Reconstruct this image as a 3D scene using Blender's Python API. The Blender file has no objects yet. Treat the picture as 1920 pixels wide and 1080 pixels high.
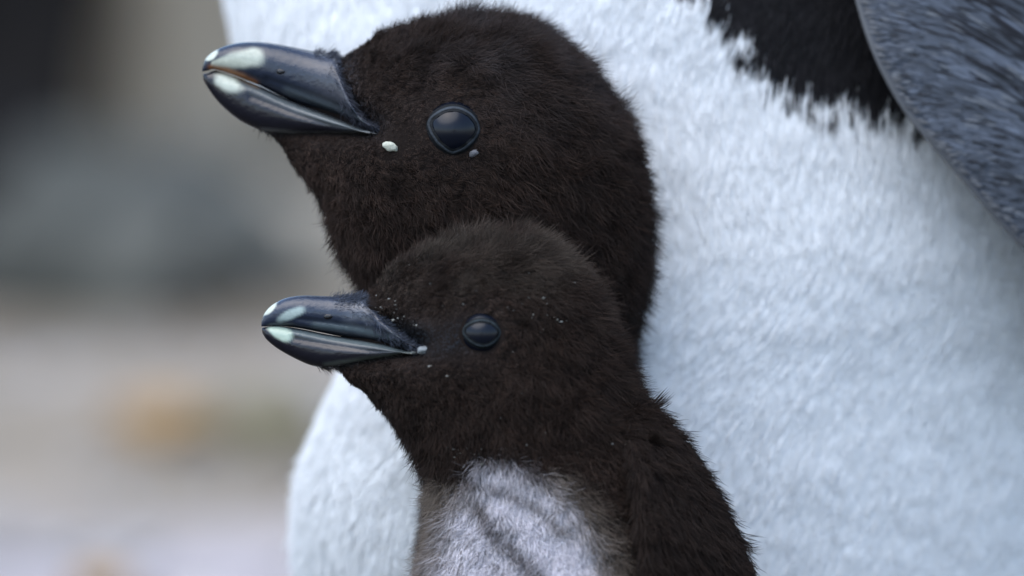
import bpy, math, random
import numpy as np
from mathutils import Vector, noise, kdtree
from mathutils.bvhtree import BVHTree

sc = bpy.context.scene
COL = sc.collection
rng = np.random.default_rng(7)
random.seed(7)

# ------------------------------------------------------------------ camera
DIST = 3.0                 # metres from the lens to the chicks
U = 0.00012                # metres per photo pixel (1920 wide) at that distance
PITCH = math.radians(5.5)
H0 = 0.160                 # height of the picture centre above the ground
CAMP = np.array([0.0, -DIST*math.cos(PITCH), H0 + DIST*math.sin(PITCH)])
RT = np.array([1.0, 0.0, 0.0])
FW = np.array([0.0, math.cos(PITCH), -math.sin(PITCH)])
UP = np.array([0.0, math.sin(PITCH), math.cos(PITCH)])
cd = bpy.data.cameras.new('camera'); cam = bpy.data.objects.new('camera', cd); COL.objects.link(cam)
cam.location = CAMP; cam.rotation_euler = (math.pi/2 - PITCH, 0, 0)
cd.sensor_width = 36.0; cd.lens = 36.0*DIST/(1920*U)
cd.clip_start = 0.05; cd.clip_end = 2000
cd.dof.use_dof = True; cd.dof.focus_distance = DIST - 0.016
cd.dof.aperture_fstop = 7.2
sc.camera = cam

# ------------------------------------------------------------------ sky, sun, exposure
SUN_EL, SUN_AZ = math.radians(64), math.radians(222)   # azimuth clockwise from +Y: behind the camera, to its left
w = bpy.data.worlds.new('World'); sc.world = w; w.use_nodes = True
nt = w.node_tree; nt.nodes.clear()
sky = nt.nodes.new('ShaderNodeTexSky'); sky.sky_type = 'NISHITA'; sky.sun_disc = False
sky.sun_elevation = SUN_EL; sky.sun_rotation = SUN_AZ
bgn = nt.nodes.new('ShaderNodeBackground'); bgn.inputs['Strength'].default_value = 0.15
wo = nt.nodes.new('ShaderNodeOutputWorld')
nt.links.new(sky.outputs[0], bgn.inputs[0]); nt.links.new(bgn.outputs[0], wo.inputs[0])
sd = bpy.data.lights.new('sun', 'SUN'); sun = bpy.data.objects.new('sun', sd); COL.objects.link(sun)
sd.energy = 1.45; sd.angle = math.radians(70); sd.color = (1.0, 0.985, 0.96)
sdir = Vector((math.sin(SUN_AZ)*math.cos(SUN_EL), math.cos(SUN_AZ)*math.cos(SUN_EL), math.sin(SUN_EL)))
sun.rotation_euler = sdir.to_track_quat('Z', 'Y').to_euler()
vs = sc.view_settings
vs.view_transform = 'Standard'; vs.look = 'None'; vs.gamma = 1.0; vs.use_curve_mapping = False
vs.exposure = 1.28
sc.render.engine = 'CYCLES'
sc.cycles.use_denoising = True
sc.cycles.max_bounces = 5; sc.cycles.transparent_max_bounces = 8
sc.cycles.use_adaptive_sampling = False

# ------------------------------------------------------------------ helpers
def P(q):
    """photo pixel x, y and depth behind the focus plane (pixel units) -> world point"""
    q = np.asarray(q, float)
    z = DIST + q[..., 2]*U
    k = U*z/DIST
    return (CAMP + FW*z[..., None] + RT*((q[..., 0]-960)*k)[..., None] + UP*((540-q[..., 1])*k)[..., None])

def on_ground(px, py, z=0.0):
    r = FW + RT*((px-960)*U/DIST) + UP*((540-py)*U/DIST)
    t = (z-CAMP[2])/r[2]
    return CAMP + r*t

def props(o, label=None, cat=None, group=None, kind=None):
    for k, v in (('label', label), ('category', cat), ('group', group), ('kind', kind)):
        if v: o[k] = v
    return o

def empty(name, loc, label, cat, group=None):
    o = bpy.data.objects.new(name, None); COL.objects.link(o); o.location = loc
    o.empty_display_size = 0.02
    return props(o, label, cat, group)

def base_of(parent):
    off = np.zeros(3)
    while parent is not None:
        off = off + np.array(parent.location); parent = parent.parent
    return off

def mesh_obj(name, verts, faces, mat, parent=None, smooth=True, col=None):
    me = bpy.data.meshes.new(name)
    v = np.asarray(verts, float) - base_of(parent)
    me.from_pydata([tuple(x) for x in v], [], [tuple(int(i) for i in f) for f in faces])
    if smooth: me.polygons.foreach_set('use_smooth', [True]*len(me.polygons))
    if col is not None:
        a = me.color_attributes.new('col', 'FLOAT_COLOR', 'POINT')
        c = np.ones((len(v), 4), np.float32); c[:, :3] = col
        a.data.foreach_set('color', c.ravel())
    me.materials.append(mat); me.update()
    o = bpy.data.objects.new(name, me); COL.objects.link(o); o.parent = parent
    return o

def catmull(S, sub):
    S = np.asarray(S, float); out = []
    n = len(S)
    for i in range(n-1):
        p0, p1, p2, p3 = S[max(i-1, 0)], S[i], S[i+1], S[min(i+2, n-1)]
        for k in range(sub):
            t = k/sub
            out.append(0.5*((2*p1)+(-p0+p2)*t+(2*p0-5*p1+4*p2-p3)*t*t+(-p0+3*p1-3*p2+p3)*t**3))
    out.append(S[-1])
    return np.array(out)

class Loft:
    """rings between two outline curves. section: lx, ly, rx, ry, half depth, centre depth[, depth tilt]"""
    def __init__(s, sections, sub=8, seg=64, inset=0.0, power=1.0, bump=0.0, bscale=60.0, caps=(True, True)):
        S = [tuple(x)+(0.0,)*(7-len(x)) for x in sections]
        S = catmull(S, sub)
        th = np.linspace(0, 2*math.pi, seg, endpoint=False)
        c, sn = np.cos(th), np.sin(th)
        if power != 1.0:
            c = np.sign(c)*np.abs(c)**power; sn = np.sign(sn)*np.abs(sn)**power
        A, B = S[:, 0:2], S[:, 2:4]
        M = (A+B)/2; H = (B-A)/2
        ln = np.linalg.norm(H, axis=1)
        f = np.maximum(ln-inset, 0.4*ln)/np.maximum(ln, 1e-6)
        H = H*f[:, None]
        hd = np.maximum(S[:, 4]-inset, 0.4*S[:, 4])
        Q = np.zeros((len(S), seg, 3))
        Q[:, :, 0] = M[:, 0:1]+H[:, 0:1]*c
        Q[:, :, 1] = M[:, 1:2]+H[:, 1:2]*c
        Q[:, :, 2] = S[:, 5:6]+S[:, 6:7]*c-hd[:, None]*sn      # sin>0 side faces the camera
        s.R, s.S = len(S), seg
        q = Q.reshape(-1, 3)
        poles = np.array([Q[0].mean(0), Q[-1].mean(0)])
        s.q = np.vstack([q, poles])
        F = []
        for i in range(s.R-1):
            for j in range(seg):
                k = (j+1) % seg
                F.append((i*seg+j, i*seg+k, (i+1)*seg+k, (i+1)*seg+j))
        n0 = s.R*seg
        for j in range(seg):
            k = (j+1) % seg
            if caps[0]: F.append((n0, k, j))
            if caps[1]: F.append((n0+1, (s.R-1)*seg+j, (s.R-1)*seg+k))
        s.F = F
        # make the faces point outwards
        v = P(s.q); cen = v.mean(0)
        f0 = F[len(F)//3]
        nrm = np.cross(v[f0[1]]-v[f0[0]], v[f0[2]]-v[f0[0]])
        i0 = f0[0]//seg
        if np.dot(nrm, v[f0[0]]-v[i0*seg:(i0+1)*seg].mean(0)) < 0:
            s.F = [tuple(reversed(f)) for f in F]
        s.refresh()
        if bump:
            for i in range(len(s.q)):
                x = s.q[i]/bscale
                s.q[i] += s.nq[i]*bump*noise.fractal(Vector(x), 1.0, 2.0, 3)
            s.refresh()
    def refresh(s):
        # normals in pixel space
        T = []
        for f in s.F:
            for k in range(1, len(f)-1): T.append((f[0], f[k], f[k+1]))
        s.T = np.array(T)
        q = s.q
        fn = np.cross(q[s.T[:, 1]]-q[s.T[:, 0]], q[s.T[:, 2]]-q[s.T[:, 0]])
        n = np.zeros_like(q)
        for k in range(3): np.add.at(n, s.T[:, k], fn)
        n /= np.maximum(np.linalg.norm(n, axis=1, keepdims=True), 1e-9)
        # y grows downwards and depth grows away: check the sign against the ring centres
        Q = q[:s.R*s.S].reshape(s.R, s.S, 3)
        out = (Q-Q.mean(1, keepdims=True)).reshape(-1, 3)
        if (out*n[:s.R*s.S]).sum() < 0: n = -n
        s.nq = n; s.area = np.linalg.norm(fn, axis=1)/2
        fl = np.zeros_like(Q)
        fl[1:-1] = Q[2:]-Q[:-2]; fl[0] = Q[1]-Q[0]; fl[-1] = Q[-1]-Q[-2]
        fl = fl.reshape(-1, 3)
        fl = np.vstack([fl, fl[:s.S].mean(0), fl[-s.S:].mean(0)])
        s.fl = fl/np.maximum(np.linalg.norm(fl, axis=1, keepdims=True), 1e-9)
    def obj(s, name, mat, parent, colfn=None):
        col = colfn(s.q) if colfn else None
        return mesh_obj(name, P(s.q), s.F, mat, parent, True, col)
    def hit(s, px, py):
        """near surface of the loft under a photo pixel: (depth, normal in pixel space)"""
        b = BVHTree.FromPolygons([Vector(x) for x in s.q], s.F)
        loc, n, i, d = b.ray_cast(Vector((px, py, -5000)), Vector((0, 0, 1)))
        n = np.array(n)
        if n[2] > 0: n = -n
        return loc[2], n
    def sample(s, n, dens=None):
        wgt = s.area.copy()
        if dens is not None: wgt = wgt*dens(s.q[s.T].mean(1), s.nq[s.T].mean(1))
        t = rng.choice(len(s.T), n, p=wgt/wgt.sum())
        a, b = rng.random(n), rng.random(n)
        m = a+b > 1; a[m], b[m] = 1-a[m], 1-b[m]
        W = np.stack([1-a-b, a, b], 1)[:, :, None]
        g = lambda A: (A[s.T[t]]*W).sum(1)
        nn = g(s.nq); ff = g(s.fl)
        nn /= np.linalg.norm(nn, axis=1, keepdims=True)
        ff -= nn*(ff*nn).sum(1, keepdims=True)
        ff /= np.maximum(np.linalg.norm(ff, axis=1, keepdims=True), 1e-6)
        return g(s.q), nn, ff

def inpoly(x, y, poly):
    poly = np.asarray(poly, float); r = np.zeros(len(x), bool); j = len(poly)-1
    for i in range(len(poly)):
        xi, yi = poly[i]; xj, yj = poly[j]
        with np.errstate(divide='ignore', invalid='ignore'):
            c = ((yi > y) != (yj > y)) & (x < (xj-xi)*(y-yi)/(yj-yi+1e-12)+xi)
        r ^= c; j = i
    return r

def polydist(x, y, line):
    """distance of points to a polyline"""
    best = np.full(len(x), 1e9); p = np.stack([x, y], 1); line = np.asarray(line, float)
    for a, b in zip(line[:-1], line[1:]):
        ab = b-a
        t = np.clip(((p-a)@ab)/max(ab@ab, 1e-9), 0, 1)
        best = np.minimum(best, np.linalg.norm(p-(a+t[:, None]*ab), axis=1))
    return best

def nz(q, scale, seed=0.0):
    return np.array([noise.noise(Vector((a[0]/scale+seed, a[1]/scale, a[2]/scale))) for a in q])

def strands(name, q, n, f, length, lift, col, radius, parent, mat, clump=0, clump_k=0.6, jit=0.35, npt=5, extra=None, droop=0.0):
    """hair curves from roots q (pixel space)"""
    N = len(q)
    d = n*lift[:, None] + f*(1-lift)[:, None] + rng.normal(0, jit, (N, 3))
    if extra is not None: d = d+extra
    dn = (d*n).sum(1, keepdims=True)
    d = d+n*np.maximum(0.12-dn, 0)
    d /= np.linalg.norm(d, axis=1, keepdims=True)
    tip = q+d*length[:, None]
    if clump:
        M = clump
        idx = rng.choice(N, M, replace=False)
        kd = kdtree.KDTree(M)
        for i, k in enumerate(idx): kd.insert(Vector(q[k]), i)
        kd.balance()
        own = np.array([kd.find(Vector(x))[1] for x in q])
        ctip = tip[idx][own]
        k = clump_k*rng.uniform(0.6, 1.1, N)
        pull = (ctip-tip)*k[:, None]
    else:
        pull = np.zeros((N, 3))
    t = np.linspace(0, 1, npt)
    pts = q[:, None, :]+d[:, None, :]*(length[:, None]*t)[:, :, None]+pull[:, None, :]*(t**1.6)[None, :, None]
    if droop:
        pts += (f*length[:, None]*droop)[:, None, :]*(t**2)[None, :, None]-(n*length[:, None]*droop*0.6)[:, None, :]*(t**2)[None, :, None]
    W = P(pts.reshape(-1, 3))-base_of(parent)
    cu = bpy.data.hair_curves.new(name)
    cu.add_curves([npt]*N)
    cu.attributes['position'].data.foreach_set('vector', W.astype(np.float32).ravel())
    ra = cu.attributes.get('radius') or cu.attributes.new('radius', 'FLOAT', 'POINT')
    prof = np.array([1.0, 1.0, 0.85, 0.6, 0.15]) if npt == 5 else np.linspace(1, 0.15, npt)
    rad = (np.asarray(radius)*U*np.ones(N))[:, None]*prof[None, :]
    ra.data.foreach_set('value', rad.astype(np.float32).ravel())
    ca = cu.attributes.new('col', 'FLOAT_COLOR', 'CURVE')
    c4 = np.ones((N, 4), np.float32); c4[:, :3] = col
    ca.data.foreach_set('color', c4.ravel())
    cu.materials.append(mat)
    o = bpy.data.objects.new(name, cu); COL.objects.link(o); o.parent = parent
    o['kind'] = 'stuff'
    return o

# ------------------------------------------------------------------ materials
def mat_new(name):
    m = bpy.data.materials.new(name); m.use_nodes = True
    return m, m.node_tree.nodes, m.node_tree.links, m.node_tree.nodes['Principled BSDF']

def mat_attr(name, rough=0.6, spec=0.3, bump=0.0, bscale=400.0, coat=0.0, sheen=0.0, noisecol=0.0, sss=0.0):
    m, N, L, b = mat_new(name)
    a = N.new('ShaderNodeAttribute'); a.attribute_name = 'col'
    out = a.outputs['Color']
    b.inputs['Roughness'].default_value = rough
    b.inputs['Specular IOR Level'].default_value = spec
    b.inputs['Coat Weight'].default_value = coat
    b.inputs['Coat Roughness'].default_value = 0.15
    if sheen: b.inputs['Sheen Weight'].default_value = sheen
    if noisecol or bump:
        tc = N.new('ShaderNodeTexCoord'); no = N.new('ShaderNodeTexNoise')
        no.inputs['Scale'].default_value = bscale; no.inputs['Detail'].default_value = 5
        L.new(tc.outputs['Object'], no.inputs['Vector'])
    if noisecol:
        mp = N.new('ShaderNodeMapRange'); mp.inputs['To Min'].default_value = 1-noisecol; mp.inputs['To Max'].default_value = 1+noisecol
        L.new(no.outputs['Fac'], mp.inputs['Value'])
        vm = N.new('ShaderNodeVectorMath'); vm.operation = 'SCALE'
        L.new(out, vm.inputs[0]); L.new(mp.outputs[0], vm.inputs['Scale']); out = vm.outputs[0]
    L.new(out, b.inputs['Base Color'])
    if bump:
        bp = N.new('ShaderNodeBump'); bp.inputs['Strength'].default_value = bump; bp.inputs['Distance'].default_value = 0.0006
        L.new(no.outputs['Fac'], bp.inputs['Height']); L.new(bp.outputs[0], b.inputs['Normal'])
    return m

def mat_noise(name, c1, c2, scale, rough=0.85, bump=0.4, dist=0.004, detail=8, c3=None, spec=0.3):
    m, N, L, b = mat_new(name)
    tc = N.new('ShaderNodeTexCoord'); no = N.new('ShaderNodeTexNoise')
    no.inputs['Scale'].default_value = scale; no.inputs['Detail'].default_value = detail; no.inputs['Roughness'].default_value = 0.62
    L.new(tc.outputs['Object'], no.inputs['Vector'])
    cr = N.new('ShaderNodeValToRGB')
    cr.color_ramp.elements[0].position = 0.32; cr.color_ramp.elements[0].color = (*c1, 1)
    cr.color_ramp.elements[1].position = 0.66; cr.color_ramp.elements[1].color = (*c2, 1)
    if c3:
        e = cr.color_ramp.elements.new(0.5); e.color = (*c3, 1)
    L.new(no.outputs['Fac'], cr.inputs[0]); L.new(cr.outputs[0], b.inputs['Base Color'])
    n2 = N.new('ShaderNodeTexNoise'); n2.inputs['Scale'].default_value = scale*6; n2.inputs['Detail'].default_value = 6
    L.new(tc.outputs['Object'], n2.inputs['Vector'])
    bp = N.new('ShaderNodeBump'); bp.inputs['Strength'].default_value = bump; bp.inputs['Distance'].default_value = dist
    L.new(n2.outputs['Fac'], bp.inputs['Height']); L.new(bp.outputs[0], b.inputs['Normal'])
    b.inputs['Roughness'].default_value = rough; b.inputs['Specular IOR Level'].default_value = spec
    return m

M_DOWN = mat_attr('down', rough=0.75, spec=0.15)
M_SKIN = mat_attr('skin', rough=0.9, spec=0.05, noisecol=0.25, bscale=300)
M_FEATHER = mat_attr('feather', rough=0.7, spec=0.2)
M_BEAK = mat_attr('horn', rough=0.27, spec=0.42, bump=0.25, bscale=900, noisecol=0.22)
M_LID = mat_attr('lid_skin', rough=0.7, spec=0.15, bump=0.5, bscale=1500, noisecol=0.3)
M_FLIP = mat_attr('flipper_feather', rough=0.55, spec=0.3)
m, N_, L_, b_ = mat_new('eye_glass'); M_EYE = m
no_ = N_.new('ShaderNodeTexNoise'); no_.inputs['Scale'].default_value = 300
cr_ = N_.new('ShaderNodeValToRGB'); cr_.color_ramp.elements[0].color = (0.002, 0.003, 0.006, 1); cr_.color_ramp.elements[1].color = (0.004, 0.006, 0.012, 1)
L_.new(no_.outputs['Fac'], cr_.inputs[0]); L_.new(cr_.outputs[0], b_.inputs['Base Color'])
b_.inputs['Roughness'].default_value = 0.26; b_.inputs['Specular IOR Level'].default_value = 0.26
M_FOOT = mat_noise('foot_skin', (0.16, 0.10, 0.08), (0.32, 0.2, 0.16), 120, rough=0.6, dist=0.001)
M_GROUND = mat_noise('ground', (0.11, 0.09, 0.06), (0.31, 0.265, 0.215), 5.0, rough=0.95, bump=0.6, dist=0.008, c3=(0.20, 0.168, 0.125))

# mix a ragged round patch of another colour into the ground
def ground_patch(mat, cx, cy, r0, r1, patch_col):
    N, L = mat.node_tree.nodes, mat.node_tree.links
    b = N['Principled BSDF']; src = b.inputs['Base Color'].links[0].from_socket
    tc = N.new('ShaderNodeTexCoord'); vm = N.new('ShaderNodeVectorMath'); vm.operation = 'DISTANCE'
    vm.inputs[1].default_value = (cx, cy, 0); L.new(tc.outputs['Object'], vm.inputs[0])
    no = N.new('ShaderNodeTexNoise'); no.inputs['Scale'].default_value = 7; no.inputs['Detail'].default_value = 5
    L.new(tc.outputs['Object'], no.inputs['Vector'])
    ma = N.new('ShaderNodeMath'); ma.operation = 'MULTIPLY_ADD'; ma.inputs[1].default_value = 0.5
    L.new(no.outputs['Fac'], ma.inputs[0]); L.new(vm.outputs['Value'], ma.inputs[2])
    mr = N.new('ShaderNodeMapRange'); mr.inputs['From Min'].default_value = r0; mr.inputs['From Max'].default_value = r1
    L.new(ma.outputs[0], mr.inputs['Value'])
    mx = N.new('ShaderNodeMix'); mx.data_type = 'RGBA'
    L.new(mr.outputs[0], mx.inputs['Factor']); mx.inputs['A'].default_value = (*patch_col, 1); L.new(src, mx.inputs['B'])
    L.new(mx.outputs['Result'], b.inputs['Base Color'])
_g = on_ground(230, 1130)
ground_patch(M_GROUND, float(_g[0]), float(_g[1]), 0.36, 0.52, (0.335, 0.305, 0.305))   # patch of dried white droppings
ground_patch(M_GROUND, -0.1, -0.65, 1.15, 1.45, (0.040, 0.034, 0.027))  # dark patch round the birds, added to cut light bounced off the ground

# ------------------------------------------------------------------ ground
def build_ground():
    xs = np.concatenate([-np.geomspace(300, 1.6, 14), np.linspace(-1.5, 1.5, 90), np.geomspace(1.6, 300, 14)])
    ys = np.concatenate([-np.geomspace(300, 1.1, 12), np.linspace(-1.0, 4.5, 150), np.geomspace(4.6, 300, 14)])
    V = []
    for y in ys:
        for x in xs:
            r = math.hypot(x, y)
            a = 0.012*noise.fractal(Vector((x*3, y*3, 0)), 1.0, 2.0, 4)
            k = min(1, max(0, (r-0.35)/0.5))
            far = 1.2*noise.noise(Vector((x*0.05, y*0.05, 3)))*min(1, max(0, (r-8)/30))
            V.append((x, y, a*k-0.002*(1-k)+far))
    n = len(xs); F = []
    for j in range(len(ys)-1):
        for i in range(n-1): F.append((j*n+i, j*n+i+1, (j+1)*n+i+1, (j+1)*n+i))
    o = mesh_obj('ground', V, F, M_GROUND); props(o, 'pale grey stony ground of the bird colony', kind='structure')
build_ground()

# ------------------------------------------------------------------ rocks
import bmesh
def rock(name, loc, size, mat, seed, label, cat='rock', group=None, rough=0.35, sink=0.25, rotz=0.0, sub=5):
    bm = bmesh.new(); bmesh.ops.create_icosphere(bm, subdivisions=sub, radius=1.0)
    rr = random.Random(seed)
    planes = [(Vector((rr.gauss(0, 1), rr.gauss(0, 1), rr.gauss(0, 1))).normalized(), rr.uniform(0.62, 0.9)) for _ in range(14)]
    ca, sa = math.cos(rotz), math.sin(rotz)
    V = []
    for v in bm.verts:
        p = v.co.copy()
        for nn, dd in planes:            # chip flat facets off
            k = p.dot(nn)
            if k > dd: p -= nn*(k-dd)*0.85
        s = 1+rough*0.5*noise.fractal(p*1.6+Vector((seed*3.1, 0, 0)), 1.0, 2.0, 5)
        p *= s
        x, y, z = p.x*size[0], p.y*size[1], p.z*size[2]
        V.append((loc[0]+x*ca-y*sa, loc[1]+x*sa+y*ca, loc[2]+z+size[2]*(1-sink)*0.8))
    F = [[v.index for v in f.verts] for f in bm.faces]; bm.free()
    root = None
    me = bpy.data.meshes.new(name)
    me.from_pydata([(a-loc[0], b-loc[1], c-loc[2]) for a, b, c in V], [], F)
    me.polygons.foreach_set('use_smooth', [True]*len(me.polygons)); me.materials.append(mat); me.update()
    o = bpy.data.objects.new(name, me); COL.objects.link(o); o.location = loc
    return props(o, label, cat, group)

M_BASALT = mat_noise('basalt', (0.004, 0.004, 0.005), (0.018, 0.016, 0.015), 14, c3=(0.008, 0.0075, 0.0075), spec=0.08)
M_TAN = mat_noise('tan_stone', (0.29, 0.235, 0.165), (0.48, 0.40, 0.30), 8, c3=(0.39, 0.325, 0.24))
M_GREY = mat_noise('grey_stone', (0.035, 0.038, 0.034), (0.11, 0.11, 0.096), 12, c3=(0.062, 0.065, 0.058))
M_MID = mat_noise('mid_stone', (0.18, 0.16, 0.125), (0.34, 0.31, 0.255), 10)
M_OCHRE = mat_noise('ochre_stone', (0.20, 0.11, 0.04), (0.36, 0.24, 0.11), 18)
M_OLIVE = mat_noise('mossy_stone', (0.09, 0.085, 0.035), (0.2, 0.18, 0.1), 20)
M_PEB = mat_noise('pebble', (0.14, 0.13, 0.12), (0.42, 0.40, 0.39), 25, dist=0.001)

def G(px, py): return on_ground(px, py)
def rk(name, px, py, size, mat, seed, label, **k):
    g = G(px, py); rock(name, (g[0], g[1], 0.0), size, mat, seed, label, **k)
rk('boulder', -60, 420, (0.058, 0.10, 0.22), M_BASALT, 3, 'tall black basalt boulder left of the tan boulder', rotz=0.2)
rk('boulder', 330, 345, (0.062, 0.10, 0.26), M_TAN, 5, 'tall pale tan boulder behind the dark grey stones')
rk('boulder', 620, 300, (0.055, 0.09, 0.30), M_MID, 8, 'upright light grey boulder behind the chicks heads', rotz=0.5)
rk('boulder', 130, 250, (0.06, 0.08, 0.20), M_OLIVE, 9, 'olive mossy boulder between the black and the tan boulders')
rk('stone', 170, 560, (0.052, 0.05, 0.034), M_GREY, 11, 'low dark grey stone with a flat top before the tan boulder')
rk('stone', 360, 545, (0.044, 0.045, 0.032), M_GREY, 12, 'rounded dark grey stone beside the flat topped one')
rk('stone', 20, 545, (0.04, 0.05, 0.04), M_BASALT, 13, 'small black stone at the foot of the basalt boulder')
rk('stone', 560, 520, (0.04, 0.04, 0.022), M_MID, 14, 'small light grey stone behind the small chick')
rk('stone', 320, 830, (0.018, 0.018, 0.010), M_OCHRE, 15, 'rusty ochre stone lying on the pale ground')
rk('stone', 490, 825, (0.022, 0.016, 0.009), M_OLIVE, 16, 'olive mossy stone beside the ochre one')
rk('stone', 190, 1110, (0.010, 0.010, 0.005), M_OCHRE, 17, 'little brown stone alone on the pale gravel')
# a few more of the colony's rocks beyond the birds
for i, (x, y, s, m_) in enumerate([(0.35, 2.4, .22, M_GREY), (0.9, 1.9, .3, M_TAN), (-0.75, 2.9, .3, M_BASALT), (-1.0, 1.7, .2, M_MID), (0.15, 3.3, .35, M_MID), (1.2, 3.2, .5, M_GREY), (-0.45, 3.9, .45, M_TAN), (-1.5, 3.6, .5, M_GREY)]):
    rock('boulder', (x, y, 0), (s*.8, s*.7, s*.75), m_, 30+i,
         ['dark grey boulder hidden behind the adult bird', 'broad tan boulder to the right behind the adult bird', 'black boulder far off to the left', 'light grey boulder standing apart on the left', 'big light grey boulder behind the whole group', 'largest dark grey boulder on the right slope', 'big tan boulder behind the tall tan one', 'largest dark grey boulder on the left slope'][i])

def pebbles():
    V, F = [], []
    ico = bmesh.new(); bmesh.ops.create_icosphere(ico, subdivisions=1, radius=1.0)
    bv = np.array([v.co[:] for v in ico.verts]); bf = [[v.index for v in f.verts] for f in ico.faces]; ico.free()
    for i in range(5200):
        y = random.uniform(-0.6, 3.6); x = random.gauss(0, 0.55)
        s = 0.0025+0.007*random.random()**3
        a = random.uniform(0, 6.28); R = np.array([[math.cos(a), -math.sin(a), 0], [math.sin(a), math.cos(a), 0], [0, 0, 1]])
        v = bv*(1+rng.normal(0, 0.13, (len(bv), 1)))*np.array([s*random.uniform(.8, 1.5), s, s*random.uniform(.4, .8)])
        r = math.hypot(x, y); z = 0.012*noise.fractal(Vector((x*3, y*3, 0)), 1.0, 2.0, 4)*min(1, max(0, (r-.35)/.5))
        b = len(V); V.extend((v@R.T+np.array([x, y, z+s*.2])).tolist()); F.extend([[k+b for k in f] for f in bf])
    o = mesh_obj('gravel', V, F, M_PEB, smooth=False)
    props(o, 'loose grey gravel scattered over the pale ground', 'gravel', kind='stuff')
pebbles()

# ------------------------------------------------------------------ shared bird builders
def eye(loft, cx, cy, radii, R, parent, lidcol, mid_d, far=True):
    """eyeball with a raised lid ring round a teardrop opening; radii: list of (angle deg, y up) -> opening radius"""
    d, n = loft.hit(cx, cy)
    n = n*np.array([1, 1, 1.0]); n = n*0.55+np.array([0, 0, -1])*0.45; n /= np.linalg.norm(n)
    up = np.array([0, -1.0, 0]); t2 = up-n*(up@n); t2 /= np.linalg.norm(t2); t1 = np.cross(n, t2)
    if t1[0] < 0: t1 = -t1
    E = np.array([cx, cy, d])-n*(R*0.52)
    ang = np.array([a for a, r in radii]+[radii[0][0]+360]); rad = np.array([r for a, r in radii]+[radii[0][1]])
    ph = np.linspace(0, 360, 96, endpoint=False)
    # smooth closed curve through the opening's outline points, resampled by angle
    pt = np.array([(r*math.cos(math.radians(a)), r*math.sin(math.radians(a))) for a, r in radii])
    cl = catmull(np.vstack([pt[-2:], pt, pt[:3]]), 24)[24*1:]
    aa = np.degrees(np.arctan2(cl[:, 1], cl[:, 0])) % 360; rr_ = np.hypot(cl[:, 0], cl[:, 1])
    o_ = np.argsort(aa); aa, rr_ = aa[o_], rr_[o_]
    r0 = np.interp(ph, aa, rr_, period=360)
    r0 = (np.roll(r0, 1)+2*r0+np.roll(r0, -1))/4
    k = R/60.0
    prof = [(-5*k, 0.2*k), (0, 0.5*k), (0.8*k, 1.3*k), (2.4*k, 1.9*k), (4*k, 1.5*k), (5.5*k, 0.2*k), (7*k, -0.4*k), (9*k, -0.6*k), (12*k, -4*k), (22*k, -17*k)]
    for sgn in ((1, -1) if far else (1,)):
        fl = np.array([1, 1, 1.0])
        def tr(q):
            q = np.array(q)
            if sgn < 0: q = q.copy(); q[:, 2] = 2*mid_d-q[:, 2]
            return P(q)
        Vs, Fs = [], []
        nu, nv = 32, 20
        for i in range(nv+1):
            a = math.pi*i/nv
            for j in range(nu):
                bb = 2*math.pi*j/nu
                Vs.append(E+R*(n*math.cos(a)+math.sin(a)*(t1*math.cos(bb)+t2*math.sin(bb))))
        for i in range(nv):
            for j in range(nu):
                f = (i*nu+j, i*nu+(j+1) % nu, (i+1)*nu+(j+1) % nu, (i+1)*nu+j)
                Fs.append(f)
        eo = mesh_obj('eye', tr(Vs), Fs, M_EYE, parent)
        Vs, Fs = [], []; Cs = []
        for pi_, (dr, h) in enumerate(prof):
            for j, p in enumerate(ph):
                a = math.radians(p); rho = r0[j]+dr
                base = math.sqrt(max((R*1.01)**2-rho**2, 0)) if rho < R else -0.25*(rho-R)
                wob = 1.3*k*noise.noise(Vector((math.cos(a)*3.1, math.sin(a)*3.1, pi_*0.6+R)))
                Vs.append(E+t1*rho*math.cos(a)+t2*rho*math.sin(a)+n*(base+h+wob))
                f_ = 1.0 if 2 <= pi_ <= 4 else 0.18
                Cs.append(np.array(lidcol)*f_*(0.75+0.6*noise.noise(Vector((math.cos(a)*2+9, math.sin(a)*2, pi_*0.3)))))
        m_ = len(ph)
        for i in range(len(prof)-1):
            for j in range(m_):
                Fs.append((i*m_+j, i*m_+(j+1) % m_, (i+1)*m_+(j+1) % m_, (i+1)*m_+j))
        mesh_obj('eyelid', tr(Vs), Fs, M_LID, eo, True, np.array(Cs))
    return d, n

def blob(name, loft_or_d, px, py, rx, ry, rd, mat, parent, col, seed=0, tilt=0.0):
    """small lumpy bump sitting on a surface"""
    d = loft_or_d if isinstance(loft_or_d, (int, float)) else loft_or_d.hit(px, py)[0]
    bm = bmesh.new(); bmesh.ops.create_icosphere(bm, subdivisions=3, radius=1.0)
    V = []
    for v in bm.verts:
        p = np.array(v.co)*(1+0.45*noise.noise(v.co*0.9+Vector((seed, 0, 0)))+0.22*noise.noise(v.co*3.2+Vector((seed, 5, 0))))
        x, y = p[0]*rx, p[1]*ry
        V.append((px+x*math.cos(tilt)-y*math.sin(tilt), py+x*math.sin(tilt)+y*math.cos(tilt), d+p[2]*rd))
    F = [[v.index for v in f.verts] for f in bm.faces]; bm.free()
    return mesh_obj(name, P(np.array(V)), F, mat, parent, True, np.tile(np.array(col, float), (len(V), 1)))

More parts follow.
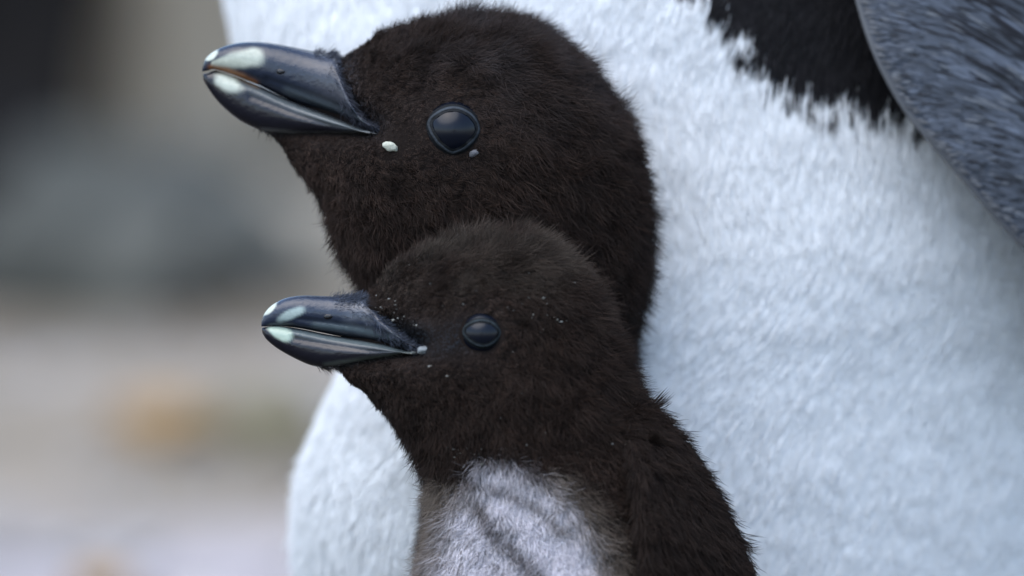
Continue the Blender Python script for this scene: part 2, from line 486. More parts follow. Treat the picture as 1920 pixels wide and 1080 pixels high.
def foot(parent, x, y, s, heading=math.pi):
    """three webbed toes with claws and a short shank, standing on z = 0"""
    V, F = [], []
    def tube(pts, rads, seg=10):
        b = len(V)
        for (p, r) in zip(pts, rads):
            for k in range(seg):
                a = 2*math.pi*k/seg
                V.append((p[0], p[1]+r*math.cos(a), max(0.0006, p[2]+r*0.8*math.sin(a))))
        for i in range(len(pts)-1):
            for k in range(seg):
                F.append((b+i*seg+k, b+i*seg+(k+1) % seg, b+(i+1)*seg+(k+1) % seg, b+(i+1)*seg+k))
    for a in (-0.42, 0, 0.42):
        L = s*(1.0 if a == 0 else 0.88)
        pts = [(0, 0, s*.14)]+[(L*t, L*t*math.tan(a), s*(0.13-0.05*t)) for t in (0.2, .45, .7, .88)]+[(L*1.08, L*1.08*math.tan(a), s*.02)]
        tube(pts, [s*.11, s*.11, s*.085, s*.08, s*.06, s*.012])
    web = [(0.05*s, 0, .05*s)]+[(s*.72, s*.72*math.tan(a), .045*s) for a in (-.42, -.2, 0, .2, .42)]
    b = len(V); V.extend(web); V.extend([(p[0], p[1], p[2]-.03*s) for p in web])
    for k in range(1, 5): F.append((b, b+k, b+k+1)); F.append((b+6, b+7+k, b+6+k))
    b = len(V)
    for i, z in enumerate((0.0, 0.5, 1.0, 1.6)):
        for k in range(10):
            a = 2*math.pi*k/10; r = s*(0.15+0.05*i)
            V.append((-.05*s-0.05*s*i+r*math.cos(a), r*math.sin(a), s*.12+s*z*.55))
    for i in range(3):
        for k in range(10): F.append((b+i*10+k, b+i*10+(k+1) % 10, b+(i+1)*10+(k+1) % 10, b+(i+1)*10+k))
    c, s_ = math.cos(heading), math.sin(heading)
    W = [(x+p[0]*c-p[1]*s_, y+p[0]*s_+p[1]*c, p[2]) for p in V]
    return mesh_obj('foot', W, F, M_FOOT, parent)

PALE = np.array([0.40, 0.43, 0.36]); SLATE = np.array([0.015, 0.021, 0.036]); DARK = np.array([0.006, 0.006, 0.010])

def rotell(q, cx, cy, rx, ry, deg):
    a = math.radians(deg); dx, dy = q[:, 0]-cx, q[:, 1]-cy
    u, v = dx*math.cos(a)+dy*math.sin(a), -dx*math.sin(a)+dy*math.cos(a)
    return np.sqrt((u/rx)**2+(v/ry)**2)+0.16*nz(q, 16.0, 3.3)

def mixc(c, tgt, k): return c*(1-k)[:, None]+np.asarray(tgt)*k[:, None]
def sstep(a, b, x): t = np.clip((x-a)/(b-a), 0, 1); return t*t*(3-2*t)

def groove(L, line, depth, width):
    dd = polydist(L.q[:, 0], L.q[:, 1], line)
    L.q -= L.nq*(depth*np.exp(-(dd/width)**2))[:, None]; L.refresh()

def tuck(L, poly, soft, k, D):
    """narrow a body where the horny beak covers it"""
    x, y = L.q[:, 0], L.q[:, 1]
    d = np.where(inpoly(x, y, poly), 0, polydist(x, y, poly+[poly[0]]))
    wgt = sstep(soft, 0, d)
    L.q[:, 2] = D+(L.q[:, 2]-D)*(1-wgt*(1-k)); L.refresh()

# ------------------------------------------------------------------ the adult
def build_adult():
    body = [  # lx, ly, rx, ry, half depth, centre depth
        (1080, -1790, 1180, -1790, 40, 1180), (960, -1720, 1400, -1760, 190, 1180), (930, -1600, 1530, -1620, 270, 1180),
        (960, -1450, 1600, -1450, 300, 1180), (960, -1250, 1700, -1230, 340, 1180), (820, -1000, 1900, -960, 470, 1180),
        (640, -700, 2120, -700, 640, 1170), (480, -400, 2260, -400, 740, 1150), (405, -150, 2340, -150, 785, 1140),
        (408, 0, 2360, 0, 800, 1135), (455, 140, 2375, 150, 805, 1130), (600, 300, 2385, 300, 805, 1125), (725, 440, 2390, 450, 800, 1120),
        (715, 560, 2390, 580, 800, 1115, 120), (630, 690, 2390, 700, 805, 1120, 250), (582, 800, 2385, 800, 810, 1125, 320), (548, 940, 2370, 940, 815, 1125, 350),
        (556, 1080, 2340, 1080, 810, 1120, 350), (620, 1280, 2290, 1280, 780, 1090, 280), (760, 1500, 2220, 1500, 690, 1060, 140), (980, 1680, 2150, 1680, 540, 1060), (1300, 1780, 2000, 1790, 300, 1070)]
    body = [b[:5]+((1130, 350*float(sstep(-250, 900, np.array(b[1])))*float(sstep(1780, 1300, np.array(b[1])))) if b[1] > -500 else (b[5], 0.0)) for b in body]
    L = Loft(body, sub=7, seg=128, inset=20, bump=3, bscale=120)
    root = empty('adult_penguin', P(np.array([1500, 1900, 1100]))*np.array([1, 1, 0]),
                 'adult penguin with white belly and dark grey flipper standing over the two chicks', 'penguin')
    dark_poly = [(1300, -60), (1335, -5), (1380, 55), (1408, 88), (1428, 130), (1470, 155), (1510, 178), (1560, 182), (1610, 192), (1680, 205), (1800, 215), (2000, 260), (2200, 420), (2250, 900), (2200, 1500), (2250, 1800), (2700, 1800), (2700, -900), (1300, -900)]
    def dark(q, jit=0.0):
        x, y = q[:, 0].copy(), q[:, 1].copy()
        if jit:
            x += rng.normal(0, jit, len(x)); y += rng.normal(0, jit, len(x))
        d = inpoly(x, y, dark_poly)
        d |= (y < -820)
        return d
    WHITE = np.array([0.80, 0.82, 0.83]); BLACK = np.array([0.006, 0.0055, 0.0065])
    def skin(q):
        c = np.tile(WHITE*0.93, (len(q), 1)); c[dark(q)] = BLACK*0.7
        return c
    bo = L.obj('body', M_SKIN, root, skin)
    # plumage
    def dens(c, n):
        near = (n[:, 2] < 0.25)
        infr = (c[:, 0] > 150) & (c[:, 0] < 2150) & (c[:, 1] > -260) & (c[:, 1] < 1280)
        return np.where(near & infr, 1.0, 0.05)
    N = 300000
    q, n, f = L.sample(N, dens)
    wob = 0.5*nz(q, 150, 4.0)+0.35*nz(q, 30, 14.0)
    dk = dark(q, 9)
    jn = nz(q, 38, 11.0)
    x2 = q.copy(); x2[:, 0] += jn*60; x2[:, 1] += nz(q, 24, 2.0)*60
    dk = dark(x2, 13)
    ln = rng.uniform(30, 62, N)*np.where(dk, 0.95, 1.0)
    lift = np.clip(0.07+0.035*wob+rng.normal(0, 0.03, N), 0.02, 0.3)+0.5*sstep(700, 545, q[:, 0])*sstep(500, 700, q[:, 1])*rng.random(N)**1.5
    shade = rng.uniform(0.86, 1.0, N)*(1-0.07*np.clip(jn*2, 0, 1))
    col = WHITE*shade[:, None]
    col[dk] = BLACK*rng.uniform(0.5, 2.2, (int(dk.sum()), 1))
    ex = np.tile(np.array([-0.42, 0.25, 0.0]), (N, 1))+np.stack([wob*0.3, wob*0.1, wob*0], 1)
    ex *= np.clip((q[:, 0:1]-300)/900, 0.1, 1)
    ex = ex-n*(ex*n).sum(1, keepdims=True)
    strands('belly_feathers', q, n, f, ln, lift, col, np.where(dk, 1.0, 0.85), bo, M_FEATHER, clump=26000, clump_k=0.42, jit=0.07, extra=ex)
    # near flipper: front edge, back edge, half thickness, depth
    fs = [(1760, -640, 1980, -650, 40, 700, 60), (1660, -560, 2120, -580, 70, 590, 100), (1590, -400, 2200, -430, 66, 450, 115), (1568, -280, 2230, -310, 60, 405, 112), (1578, -120, 2260, -150, 50, 380, 110), (1606, 10, 2275, -20, 44, 368, 105), (1640, 110, 2290, 90, 41, 362, 105),
          (1690, 203, 2305, 200, 38, 360, 100), (1745, 272, 2318, 290, 36, 362, 98), (1803, 338, 2330, 370, 33, 366, 92), (1862, 408, 2338, 450, 30, 374, 86), (1925, 475, 2340, 530, 27, 384, 78),
          (2000, 550, 2338, 610, 24, 398, 66), (2090, 630, 2325, 690, 20, 415, 46), (2190, 705, 2290, 745, 13, 434, 20)]
    FL = Loft(fs, sub=6, seg=72)
    edge = np.array([(s[0], s[1]) for s in fs], float)
    def fcol(q):
        de = polydist(q[:, 0], q[:, 1], edge)
        return mixc(np.tile(np.array([0.034, 0.042, 0.058]), (len(q), 1)), [0.11, 0.113, 0.12], sstep(12, 4, de))
    fo = FL.obj('flipper', M_FLIP, root, fcol)
    # scale-like feathers laid over it: overlapping pointed flakes, in courses
    q, n, f = FL.sample(22000, lambda c, n: np.where(n[:, 2] < 0.2, 1.0, 0.03))
    de = polydist(q[:, 0], q[:, 1], edge)
    sel = np.argsort(q[:, 0]*0.6+q[:, 1])
    V, F, C = [], [], []
    st = nz(q*np.array([1, 1, 1]), 110, 6.0); st2 = nz(np.stack([(q[:, 0]*0.5+q[:, 1]*-0.86)*4.0, (q[:, 0]*.86+q[:, 1]*.5)*0.7, q[:, 2]*0], 1), 120, 9.0)
    for i in sel:
        if de[i] < 8+4*st[i]: continue
        k = min(1.0, de[i]/220)
        a = math.radians(4+26*k+rng.normal(0, 5)+6*st[i])
        d = np.array([math.cos(a), math.sin(a), 0.0]); d -= n[i]*(d@n[i]); d /= np.linalg.norm(d)
        s = np.cross(n[i], d)
        ln = (12+56*k)*rng.uniform(0.7, 1.3); wd = (2.6+3.4*k)*rng.uniform(0.7, 1.2)
        b = len(V); p = q[i]+n[i]*rng.uniform(0.3, 1.6)
        up = n[i]
        V.extend([p-d*ln*.3-up*1.5, p+s*wd+up*.3, p+up*1.6, p-s*wd+up*.3, p+d*ln*.45+s*wd*.8+up*1.2, p+d*ln*.45-s*wd*.8+up*1.2, p+d*ln*.5+up*2.2, p+d*ln*.85+up*1.8])
        F.extend([(b, b+1, b+2), (b, b+2, b+3), (b+1, b+4, b+6, b+2), (b+2, b+6, b+5, b+3), (b+4, b+7, b+6), (b+6, b+7, b+5)])
        base = np.array([0.050, 0.059, 0.076])
        t = 0.95+1.5*st2[i]*k+0.35*rng.normal()
        c = base*np.clip(t, 0.10, 2.4)
        if rng.random() < 0.08*k: c = np.array([0.006, 0.006, 0.009]); V[b:b+8] = [p+d*((v_-p)@d)*1.7+s*((v_-p)@s)*0.55+up*((v_-p)@up)+up*1.5 for v_ in V[b:b+8]]
        if rng.random() < 0.05: c = np.array([0.11, 0.12, 0.135])
        if de[i] < 17: c = np.array([0.10, 0.105, 0.115])*rng.uniform(0.6, 1.2)
        for kk in range(8): C.append(c*(0.75 if kk == 0 else 1.0)*(1.18 if kk == 7 else 1.0))
    o = mesh_obj('scale_feathers', P(np.array(V)), F, M_FLIP, fo, True, np.array(C)); o['kind'] = 'stuff'
    # far flipper
    fs2 = [(a, b, c, d, e, 2*1120-g, -h) for a, b, c, d, e, g, h in fs]
    Loft(fs2, sub=4, seg=40).obj('flipper', M_FLIP, root, fcol)
    # head, above the picture
    bk = [(700, -1560, 705, -1575, 6, 1180), (740, -1530, 735, -1610, 30, 1180), (840, -1510, 830, -1640, 60, 1180), (960, -1500, 960, -1660, 95, 1180), (1040, -1500, 1040, -1640, 90, 1180)]
    Loft(bk, sub=5, seg=32).obj('beak', M_BEAK, root, lambda q: np.tile([0.22, 0.06, 0.03], (len(q), 1)))
    eye(L, 1130, -1600, [(0, 34), (90, 34), (180, 34), (270, 34)], 42, root, (0.03, .03, .03), 1180)
    for dy in (-0.035, 0.05):
        foot(root, root.location.x-0.03, root.location.y+dy, 0.055)
    return L, root
AD, adult = build_adult()

def bristles(UL, line, reach, n, parent, col):
    """short grey down creeping over the root of the beak"""
    q, nn, f = UL.sample(n*6, lambda c, m_: np.where(polydist(c[:, 0], c[:, 1], line) < reach, 1.0, 1e-6))
    d = polydist(q[:, 0], q[:, 1], line)
    ok = rng.random(len(q)) < np.clip(1-d/reach, 0, 1)**1.3*(0.6+0.8*nz(q, 14, 2.0))
    q, nn, f = q[ok], nn[ok], f[ok]; N = len(q)
    c = np.array(col)*rng.uniform(0.3, 1.5, N)[:, None]
    strands('bristles', q-nn*1.0, nn, f, rng.uniform(9, 26, N), np.clip(rng.normal(0.3, 0.15, N), .05, .8), c, 0.42, parent, M_DOWN, clump=max(60, N//14), clump_k=0.4, jit=0.45)

# ------------------------------------------------------------------ the big chick
def brown(N, lo=0.55, hi=1.7):
    t = rng.uniform(0, 1, N)
    c = np.array([0.0225, 0.0125, 0.0088])*(1-t)[:, None]+np.array([0.026, 0.0185, 0.0150])*t[:, None]
    return 0.88*c*rng.uniform(lo, hi, N)[:, None]

def facing(c, n): return np.where(n[:, 2] < 0.3, 1.0, 0.22)

def build_big():
    D = 70
    S = [(488, 250, 630, 120, 40, D), (540, 318, 664, 86, 80, D), (592, 376, 720, 54, 128, D), (622, 440, 795, 33, 176, D), (645, 488, 890, 26, 206, D+4), (668, 522, 990, 36, 218, D+10),
         (692, 556, 1066, 84, 222, D+18), (716, 592, 1130, 152, 222, D+28), (738, 630, 1178, 228, 218, D+40), (756, 668, 1206, 320, 212, D+56), (772, 704, 1218, 420, 204, D+74), (786, 742, 1214, 505, 198, D+92),
         (798, 784, 1196, 590, 196, D+110), (806, 832, 1180, 668, 200, D+126), (808, 900, 1186, 770, 210, D+140), (800, 1000, 1210, 900, 225, D+150), (780, 1150, 1250, 1080, 240, D+155), (770, 1350, 1280, 1330, 245, D+158),
         (790, 1550, 1270, 1550, 230, D+158), (860, 1700, 1210, 1700, 170, D+158), (960, 1790, 1120, 1790, 80, D+158)]
    L = Loft(S, sub=7, seg=96, inset=17, bump=7, bscale=70)
    root = empty('penguin_chick', P(np.array([1020, 1880, D+158]))*np.array([1, 1, 0]), 'larger dark brown downy penguin chick with head raised behind the small chick', 'penguin chick', 'penguin chicks under the adult')
    tuck(L, [(560, 190), (630, 175), (655, 200), (692, 238), (500, 236)], 42, 0.42, D)
    body = L.obj('body', M_SKIN, root, lambda q: np.tile([0.012, 0.009, 0.008], (len(q), 1)))
    # ---- beak
    up = [(379, 134, 379, 128, 4, D), (388, 133, 384, 113, 13, D), (402, 130, 396, 100, 21, D), (425, 136, 418, 88, 30, D), (452, 146, 450, 80, 36, D), (490, 162, 488, 79, 42, D), (530, 182, 528, 84, 50, D), (570, 198, 568, 92, 60, D),
          (605, 210, 604, 99, 74, D), (632, 220, 630, 106, 88, D), (652, 227, 646, 150, 102, D), (670, 234, 662, 192, 113, D), (692, 241, 686, 222, 122, D), (716, 250, 714, 244, 124, D)]
    UL = Loft(up, sub=8, seg=64, power=0.85)
    groove(UL, [(500, 150), (545, 166), (600, 186), (690, 226)], 5.0, 6.0)
    groove(UL, [(470, 145), (530, 172), (600, 202), (690, 238)], 2.5, 5.0)
    def ucol(q):
        c = np.tile(SLATE, (len(q), 1))
        k = sstep(540, 640, q[:, 0])*(1-sstep(180, 215, q[:, 1]))
        c = mixc(c, [0.055, 0.058, 0.07], k*0.7)
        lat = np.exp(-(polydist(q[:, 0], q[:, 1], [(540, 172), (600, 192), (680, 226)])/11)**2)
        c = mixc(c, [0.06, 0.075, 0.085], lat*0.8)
        tom_shade = np.exp(-(polydist(q[:, 0], q[:, 1], [(500, 168), (560, 195), (640, 222), (700, 243)])/8)**2)  # shadow along the tomium, painted into the horn colour
        c = mixc(c, DARK, tom_shade)
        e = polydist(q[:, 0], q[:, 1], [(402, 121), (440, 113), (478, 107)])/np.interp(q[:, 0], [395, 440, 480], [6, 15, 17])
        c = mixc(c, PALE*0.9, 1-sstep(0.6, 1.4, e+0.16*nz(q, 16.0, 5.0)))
        c = mixc(c, PALE*1.1, 1-sstep(0.8, 1.2, rotell(q, 396, 104, 15, 7, -42)))  # pale tip of the culmen, its highlight painted in as colour
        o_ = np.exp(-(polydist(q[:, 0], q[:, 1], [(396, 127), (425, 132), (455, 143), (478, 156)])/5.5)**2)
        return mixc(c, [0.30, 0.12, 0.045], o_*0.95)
    uo = UL.obj('upper_beak', M_BEAK, root, ucol)
    lo = [(381, 150, 381, 139, 4, D), (390, 166, 390, 137, 14, D), (408, 190, 404, 132, 18, D), (432, 213, 424, 138, 25, D), (460, 232, 452, 148, 31, D), (500, 248, 490, 163, 38, D), (545, 253, 532, 183, 48, D), (590, 254, 575, 199, 60, D),
          (630, 254, 622, 216, 80, D), (665, 254, 660, 232, 104, D), (695, 255, 692, 242, 119, D), (714, 256, 712, 249, 118, D)]
    LL = Loft(lo, sub=8, seg=64, power=0.85)
    groove(LL, [(470, 180), (540, 208), (620, 236), (690, 248)], 4.0, 6.0)
    def lcol(q):
        c = np.tile(DARK*1.1, (len(q), 1))
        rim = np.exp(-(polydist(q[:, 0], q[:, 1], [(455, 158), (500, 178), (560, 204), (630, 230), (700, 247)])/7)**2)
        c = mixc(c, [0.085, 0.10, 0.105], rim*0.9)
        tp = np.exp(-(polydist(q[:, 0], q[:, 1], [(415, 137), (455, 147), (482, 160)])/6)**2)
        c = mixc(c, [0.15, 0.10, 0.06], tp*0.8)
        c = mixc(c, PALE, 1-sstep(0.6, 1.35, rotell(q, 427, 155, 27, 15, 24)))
        c = mixc(c, DARK, sstep(404, 394, q[:, 0]))
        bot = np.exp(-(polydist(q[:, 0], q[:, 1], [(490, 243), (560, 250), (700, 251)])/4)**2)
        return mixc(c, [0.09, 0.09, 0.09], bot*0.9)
    bristles(UL, [(612, 96), (634, 108), (648, 160), (664, 200), (700, 232)], 36, 1500, uo, (0.040, 0.044, 0.058))
    lb = LL.obj('lower_beak', M_BEAK, root, lcol)
    bristles(LL, [(480, 246), (540, 254), (620, 255), (714, 255)], 7, 900, lb, (0.022, 0.018, 0.018))
    nd = UL.hit(531, 135)[0]
    blob('nostril', nd+2.5, 531, 135, 13, 5, 4, M_BEAK, uo, (0.004, 0.004, 0.005), 1, 0.15)
    # ---- eyes
    EX, EY = 850, 243
    eye(L, EX, EY, [(0, 46), (35, 42), (70, 39), (105, 39), (138, 42), (166, 46), (205, 37), (240, 37), (272, 41), (318, 38)], 57, root, (0.045, 0.054, 0.064), D)
    # pale corner of the gape
    blob('gape_skin', L, 733, 276, 15, 8.5, 8, M_LID, root, (0.40, 0.41, 0.34), 4, 0.25)
    blob('tear_duct', L, 888, 287, 9, 6, 6, M_LID, root, (0.12, 0.12, 0.13), 6, -0.5)
    # ---- down
    N = 210000
    q, n, f = L.sample(N, lambda c, nn: facing(c, nn)*np.where(c[:, 1] > 1150, 0.25, 1.0))
    x, y = q[:, 0], q[:, 1]
    bare = inpoly(x, y, [(370, 60), (600, 92), (628, 110), (645, 170), (665, 205), (715, 243), (712, 258), (500, 252), (380, 160)])
    de = np.hypot(x-EX, y-EY)
    keep = ~bare & (de > 47)
    q, n, f, de = q[keep], n[keep], f[keep], de[keep]; x, y = q[:, 0], q[:, 1]; N = len(q)
    db = polydist(x, y, [(628, 105), (645, 180), (712, 250), (640, 256), (505, 254)])
    dg = np.hypot(x-734, y-275)
    k = np.clip(db/230, 0.16, 1)*np.clip((de-52)/95, 0.22, 1)*np.clip((dg-4)/45, 0.25, 1)
    wob = nz(q, 60, 1.0)
    ln = rng.uniform(34, 70, N)*k*(1+0.3*wob)
    lift = np.clip(0.26+0.10*wob+rng.normal(0, 0.08, N), 0.05, 0.7)
    c = brown(N)
    cr = sstep(330, 60, y)*sstep(640, 980, x)*np.clip(0.6+1.2*nz(q, 70, 8.0), 0, 1)
    c = mixc(c, np.array([0.058, 0.051, 0.052]), cr*0.8*rng.uniform(0.3, 1, N))  # greyer crown, with light from above put into the down colour
    th = sstep(120, 10, polydist(x, y, [(560, 330), (640, 460), (690, 540)]))
    c = mixc(c, np.array([0.050, 0.032, 0.025]), th*0.55*rng.uniform(0, 1, N))
    lore = sstep(45, 5, polydist(x, y, [(640, 115), (650, 190), (700, 235)]))
    c = mixc(c, np.array([0.05, 0.054, 0.065]), lore*0.55*(rng.uniform(0, 1, N) < 0.6))
    c *= (1+0.45*nz(q, 40, 21.0)+0.35*nz(q, 14, 5.0))[:, None]
    strands('down', q, n, f, ln, lift, c, 0.40, body, M_DOWN, clump=11000, clump_k=0.55, jit=0.50)
    # ---- flippers, tucked against the body
    for sg in (1,):
        fs = [(1040, 830, 1130, 800, 30, D+140+sg*200), (1050, 950, 1190, 920, 30, D+150+sg*225), (1070, 1150, 1240, 1130, 26, D+155+sg*238), (1100, 1350, 1250, 1340, 22, D+158+sg*245), (1150, 1480, 1220, 1480, 12, D+158+sg*240)]
        Loft(fs, sub=5, seg=32).obj('flipper', M_SKIN, root, lambda q: np.tile([0.02, 0.015, 0.013], (len(q), 1)))
    for dy in (-0.014, 0.014): foot(root, root.location.x-0.008, root.location.y+dy, 0.032)
    return L, root
BIG, big = build_big()

# ------------------------------------------------------------------ the small chick
def build_small():
    D = -150
    S = [(606, 686, 692, 556, 32, D), (636, 712, 716, 512, 70, D), (668, 738, 764, 470, 108, D), (700, 768, 846, 440, 148, D), (730, 800, 946, 430, 176, D), (754, 830, 1030, 452, 184, D),
         (772, 852, 1092, 498, 186, D), (784, 872, 1134, 562, 184, D+2), (794, 890, 1160, 640, 182, D+5), (802, 912, 1188, 712, 184, D+8), (806, 945, 1226, 786, 192, D+14), (802, 995, 1280, 880, 206, D+22), (786, 1075, 1340, 1010, 224, D+30),
         (764, 1180, 1380, 1160, 244, D+36), (748, 1350, 1400, 1350, 258, D+40), (760, 1550, 1390, 1550, 250, D+40), (830, 1700, 1330, 1700, 200, D+40), (960, 1800, 1230, 1800, 100, D+40)]
    L = Loft(S, sub=7, seg=96, inset=16, bump=7, bscale=70)
    root = empty('penguin_chick', P(np.array([1080, 1890, D+40]))*np.array([1, 1, 0]), 'smaller brown penguin chick with a white breast standing before the bigger chick', 'penguin chick', 'penguin chicks under the adult')
    breast = [(900, 862), (960, 868), (1020, 905), (1075, 960), (1108, 1020), (1128, 1090), (1160, 1250), (1150, 1600), (800, 1600), (800, 1200), (815, 1100), (838, 1020), (850, 960), (872, 915)]
    def bw(q, soft=26):
        ins = inpoly(q[:, 0], q[:, 1], breast)
        d = polydist(q[:, 0], q[:, 1], breast+[breast[0]])
        return np.where(ins, sstep(-soft, soft, d), sstep(soft, -soft, d))
    def skin(q):
        return mixc(np.tile([0.012, 0.009, 0.008], (len(q), 1)), [0.5, 0.49, 0.50], bw(q))
    tuck(L, [(640, 620), (720, 610), (775, 650), (690, 668), (620, 670)], 40, 0.42, D)
    body = L.obj('body', M_SKIN, root, skin)
    up = [(490, 612, 490, 602, 5, D), (498, 612, 497, 586, 15, D), (512, 611, 512, 571, 22, D), (534, 612, 536, 559, 28, D), (565, 616, 567, 554, 33, D), (605, 624, 606, 555, 38, D), (645, 632, 646, 557, 46, D), (685, 639, 684, 558, 58, D), (712, 643, 708, 578, 74, D), (740, 648, 738, 612, 90, D),
          (775, 654, 774, 642, 108, D), (796, 658, 796, 654, 112, D)]
    UL = Loft(up, sub=8, seg=64, power=0.85)
    groove(UL, [(560, 600), (620, 606), (690, 618), (760, 642)], 5.0, 6.0)
    def ucol(q):
        c = np.tile(SLATE*1.25, (len(q), 1))
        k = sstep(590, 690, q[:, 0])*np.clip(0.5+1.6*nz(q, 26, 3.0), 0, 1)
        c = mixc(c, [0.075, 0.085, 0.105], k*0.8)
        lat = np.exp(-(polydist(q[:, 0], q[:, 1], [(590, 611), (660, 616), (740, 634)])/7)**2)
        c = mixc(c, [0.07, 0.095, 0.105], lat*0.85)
        tom_shade = np.exp(-(polydist(q[:, 0], q[:, 1], [(535, 611), (600, 623), (680, 636), (760, 650), (795, 657)])/7)**2)  # dark line of tomium shadow, put into the beak colour
        c = mixc(c, DARK, tom_shade)
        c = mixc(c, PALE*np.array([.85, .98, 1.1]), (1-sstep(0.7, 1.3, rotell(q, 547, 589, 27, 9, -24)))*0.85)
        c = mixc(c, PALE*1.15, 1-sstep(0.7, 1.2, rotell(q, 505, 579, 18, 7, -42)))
        return c
    uo = UL.obj('upper_beak', M_BEAK, root, ucol)
    lo = [(492, 625, 491, 615, 5, D), (500, 637, 499, 613, 15, D), (518, 652, 514, 611, 19, D), (545, 668, 540, 613, 24, D), (580, 684, 575, 619, 30, D), (612, 690, 608, 626, 37, D), (650, 688, 645, 632, 47, D), (690, 680, 686, 638, 60, D), (725, 674, 722, 645, 78, D), (765, 667, 764, 655, 100, D), (794, 664, 793, 660, 107, D)]
    LL = Loft(lo, sub=8, seg=64, power=0.85)
    groove(LL, [(550, 634), (620, 646), (700, 658), (780, 662)], 4.0, 6.0)
    def lcol(q):
        c = np.tile(DARK*1.1, (len(q), 1))
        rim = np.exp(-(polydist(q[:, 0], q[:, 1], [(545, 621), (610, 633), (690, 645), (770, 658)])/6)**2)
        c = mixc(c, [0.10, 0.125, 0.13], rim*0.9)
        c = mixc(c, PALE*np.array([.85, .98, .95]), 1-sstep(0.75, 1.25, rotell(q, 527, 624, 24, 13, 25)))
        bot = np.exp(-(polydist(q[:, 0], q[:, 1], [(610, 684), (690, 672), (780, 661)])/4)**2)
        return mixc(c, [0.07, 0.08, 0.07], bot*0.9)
    bristles(UL, [(655, 556), (685, 556), (706, 582), (734, 614), (780, 644)], 44, 2200, uo, (0.050, 0.058, 0.078))
    lb = LL.obj('lower_beak', M_BEAK, root, lcol)
    bristles(LL, [(600, 689), (650, 686), (725, 673), (790, 663)], 8, 900, lb, (0.022, 0.019, 0.018))
    nd = UL.hit(620, 594)[0]
    blob('nostril', nd+2.5, 620, 594, 13, 5, 4, M_BEAK, uo, (0.004, 0.004, 0.005), 1, 0.05)
    EX, EY = 903, 624
    eye(L, EX, EY, [(0, 34), (40, 26), (85, 21), (130, 24), (172, 34), (215, 25), (270, 24), (315, 27)], 42, root, (0.03, 0.040, 0.046), D)
    blob('gape_skin', L, 798, 656, 15, 7, 8, M_LID, root, (0.22, 0.24, 0.25), 3, -0.15)
    # ---- flipper hanging at the side
    fs = [(1165, 770, 1232, 765, 25, D-30, 35), (1176, 850, 1300, 850, 34, D-75, 75), (1190, 950, 1358, 950, 36, D-95, 85), (1198, 1060, 1412, 1070, 36, D-105, 90), (1210, 1200, 1455, 1220, 34, D-105, 90), (1250, 1370, 1470, 1390, 28, D-100, 70), (1320, 1500, 1440, 1510, 16, D-95, 40)]
    FL = Loft(fs, sub=8, seg=56, inset=6, bump=4, bscale=60)
    fo = FL.obj('flipper', M_SKIN, root, lambda q: np.tile([0.012, 0.009, 0.008], (len(q), 1)))
    fs2 = [(a, b, c, d, e, 2*(D+30)-g, -h) for a, b, c, d, e, g, h in fs]
    Loft(fs2, sub=4, seg=32).obj('flipper', M_SKIN, root, lambda q: np.tile([0.02, 0.015, 0.013], (len(q), 1)))
    q, n, f = FL.sample(32000, facing)
    N = len(q); wob = nz(q, 60, 5.0)
    strands('down', q, n, f, rng.uniform(30, 60, N), np.clip(0.2+0.1*wob+rng.normal(0, .06, N), .05, .6), brown(N, 0.4, 1.2), 0.5, fo, M_DOWN, clump=1500, clump_k=0.6, jit=0.28)
    # ---- down
    N = 220000
    q, n, f = L.sample(N, lambda c, nn: facing(c, nn)*np.where(c[:, 1] > 1200, 0.25, 1.0))
    x, y = q[:, 0], q[:, 1]
    bare = inpoly(x, y, [(480, 540), (640, 548), (692, 552), (715, 590), (745, 620), (800, 652), (796, 664), (690, 682), (608, 690), (490, 640)])
    de = np.hypot((x-EX)/1.15, y-EY)
    keep = ~bare & (de > 37)
    q, n, f, de = q[keep], n[keep], f[keep], de[keep]; x, y = q[:, 0], q[:, 1]; N = len(q)
    db = polydist(x, y, [(690, 548), (712, 590), (745, 622), (800, 656), (700, 680), (606, 690)])
    dl = polydist(x, y, [(745, 630), (820, 640), (870, 630)])
    k = np.clip(db/220, 0.16, 1)*np.clip((de-34)/85, 0.22, 1)*np.clip(dl/80, 0.3, 1)
    wob = nz(q, 55, 1.5)
    B = bw(q)
    ln = rng.uniform(32, 66, N)*k*(1+0.3*wob)
    lift = np.clip(0.25+0.10*wob+rng.normal(0, 0.08, N), 0.05, 0.7)
    c = brown(N)
    cr = sstep(640, 440, y)*np.clip(0.65+1.3*nz(q, 60, 12.0), 0, 1)
    c = mixc(c, np.array([0.075, 0.062, 0.050]), cr*0.85*rng.uniform(0.3, 1, N))  # grey-brown crown, its lit top painted into the strand colour
    lore = sstep(48, 8, dl)
    c = mixc(c, np.array([0.018, 0.025, 0.033]), lore*0.8)
    c *= (1+0.45*nz(q, 40, 21.0)+0.35*nz(q, 14, 5.0))[:, None]
    # the white breast with a buff margin and a brown streak down it
    b2 = np.clip(B+(0.5*nz(q, 22, 3.0)+rng.normal(0, 0.15, N))*B*(1.6-B), 0, 1)
    strk = np.exp(-(polydist(x, y, [(885, 925), (930, 985), (985, 1045), (1010, 1075)])/13)**2)*1.0
    arc = np.exp(-(polydist(x, y, [(880, 893), (940, 905), (1010, 945), (1060, 990)])/10)**2)
    spk = (nz(q, 9, 7.0) > 0.34)*sstep(900, 1040, y)*sstep(1010, 930, x)
    b2 = b2*(1-0.85*strk)*(1-0.75*arc)*(1-0.8*spk)
    wc = np.array([0.70, 0.68, 0.73])*rng.uniform(0.8, 1.05, N)[:, None]
    buff = np.array([0.20, 0.165, 0.135])*rng.uniform(0.6, 1.3, N)[:, None]
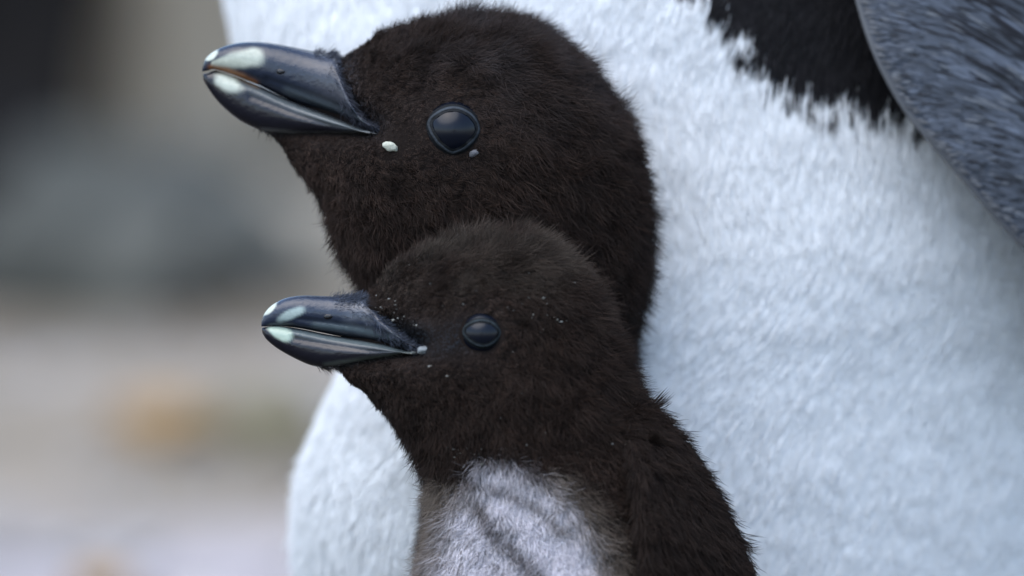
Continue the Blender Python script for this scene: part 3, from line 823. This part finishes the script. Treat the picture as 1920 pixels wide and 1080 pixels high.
    halo = sstep(75, 5, polydist(x, y, breast[2:6]))*(y > 880)+sstep(60, 5, polydist(x, y, breast[10:]+[(845, 920)]))*(y > 890)+sstep(70, 10, polydist(x, y, [(815, 930), (812, 1000), (805, 1100)]))*0.6
    c = mixc(c, buff, np.clip(halo, 0, 1)*0.75)
    c = c*(1-b2)[:, None]+wc*b2[:, None]
    ln = ln*(1-0.35*B)
    strands('down', q, n, f, ln, lift*(1-0.4*B), c, 0.40+0.15*B, body, M_DOWN, clump=11000, clump_k=0.55, jit=0.50)
    # specks of dust and broken down caught on the head and neck
    V, F, C = [], [], []
    spots = [(1078, 530, 7), (1045, 600, 6), (1018, 558, 6), (1052, 604, 5), (1000, 590, 4), (1148, 832, 8), (1172, 832, 7), (806, 686, 7), (905, 870, 9), (850, 842, 7), (1180, 852, 4), (838, 705, 4), (742, 572, 5), (736, 600, 5), (780, 610, 4), (868, 570, 3), (728, 560, 6), (1195, 1070, 5), (960, 480, 3), (842, 432, 4)]
    for _ in range(40): spots.append((rng.normal(1045, 38), rng.normal(575, 36), rng.uniform(1.5, 3.6)))
    for _ in range(30): spots.append((rng.normal(740, 24), rng.normal(590, 24), rng.uniform(1.2, 3.2)))
    for _ in range(26): spots.append((rng.normal(880, 40), rng.normal(858, 16), rng.uniform(1.5, 3.6)))
    for _ in range(34): spots.append((rng.uniform(700, 1120), rng.uniform(480, 880), rng.uniform(1.0, 2.6)))
    bvh = BVHTree.FromPolygons([Vector(v) for v in L.q], L.F)
    for (sx, sy, r) in spots:
        h = bvh.ray_cast(Vector((sx, sy, -5000)), Vector((0, 0, 1)))
        if h[0] is None: continue
        z = h[0][2]-rng.uniform(17, 26); b = len(V); m_ = 6
        for j in range(m_):
            a = 2*math.pi*j/m_; rr = r*rng.uniform(0.2, 0.85)
            V.append((sx+rr*math.cos(a), sy+rr*.7*math.sin(a), z+rng.normal(0, 1.5)))
        V.append((sx, sy, z-2)); V.append((sx, sy, z+2))
        cc = np.array([0.20, 0.20, 0.185])*rng.uniform(0.25, 1.1)*(1.7 if r > 3.6 else 1.0)
        for j in range(m_):
            F.append((b+j, b+(j+1) % m_, b+m_)); F.append((b+(j+1) % m_, b+j, b+m_+1))
        C.extend([cc]*(m_+2))
    o = mesh_obj('dust_specks', P(np.array(V)), F, M_DOWN, body, False, np.array(C)); o['kind'] = 'stuff'
    for dy in (-0.014, 0.014): foot(root, root.location.x-0.008, root.location.y+dy, 0.03)
    return L, root
SMALL, small = build_small()
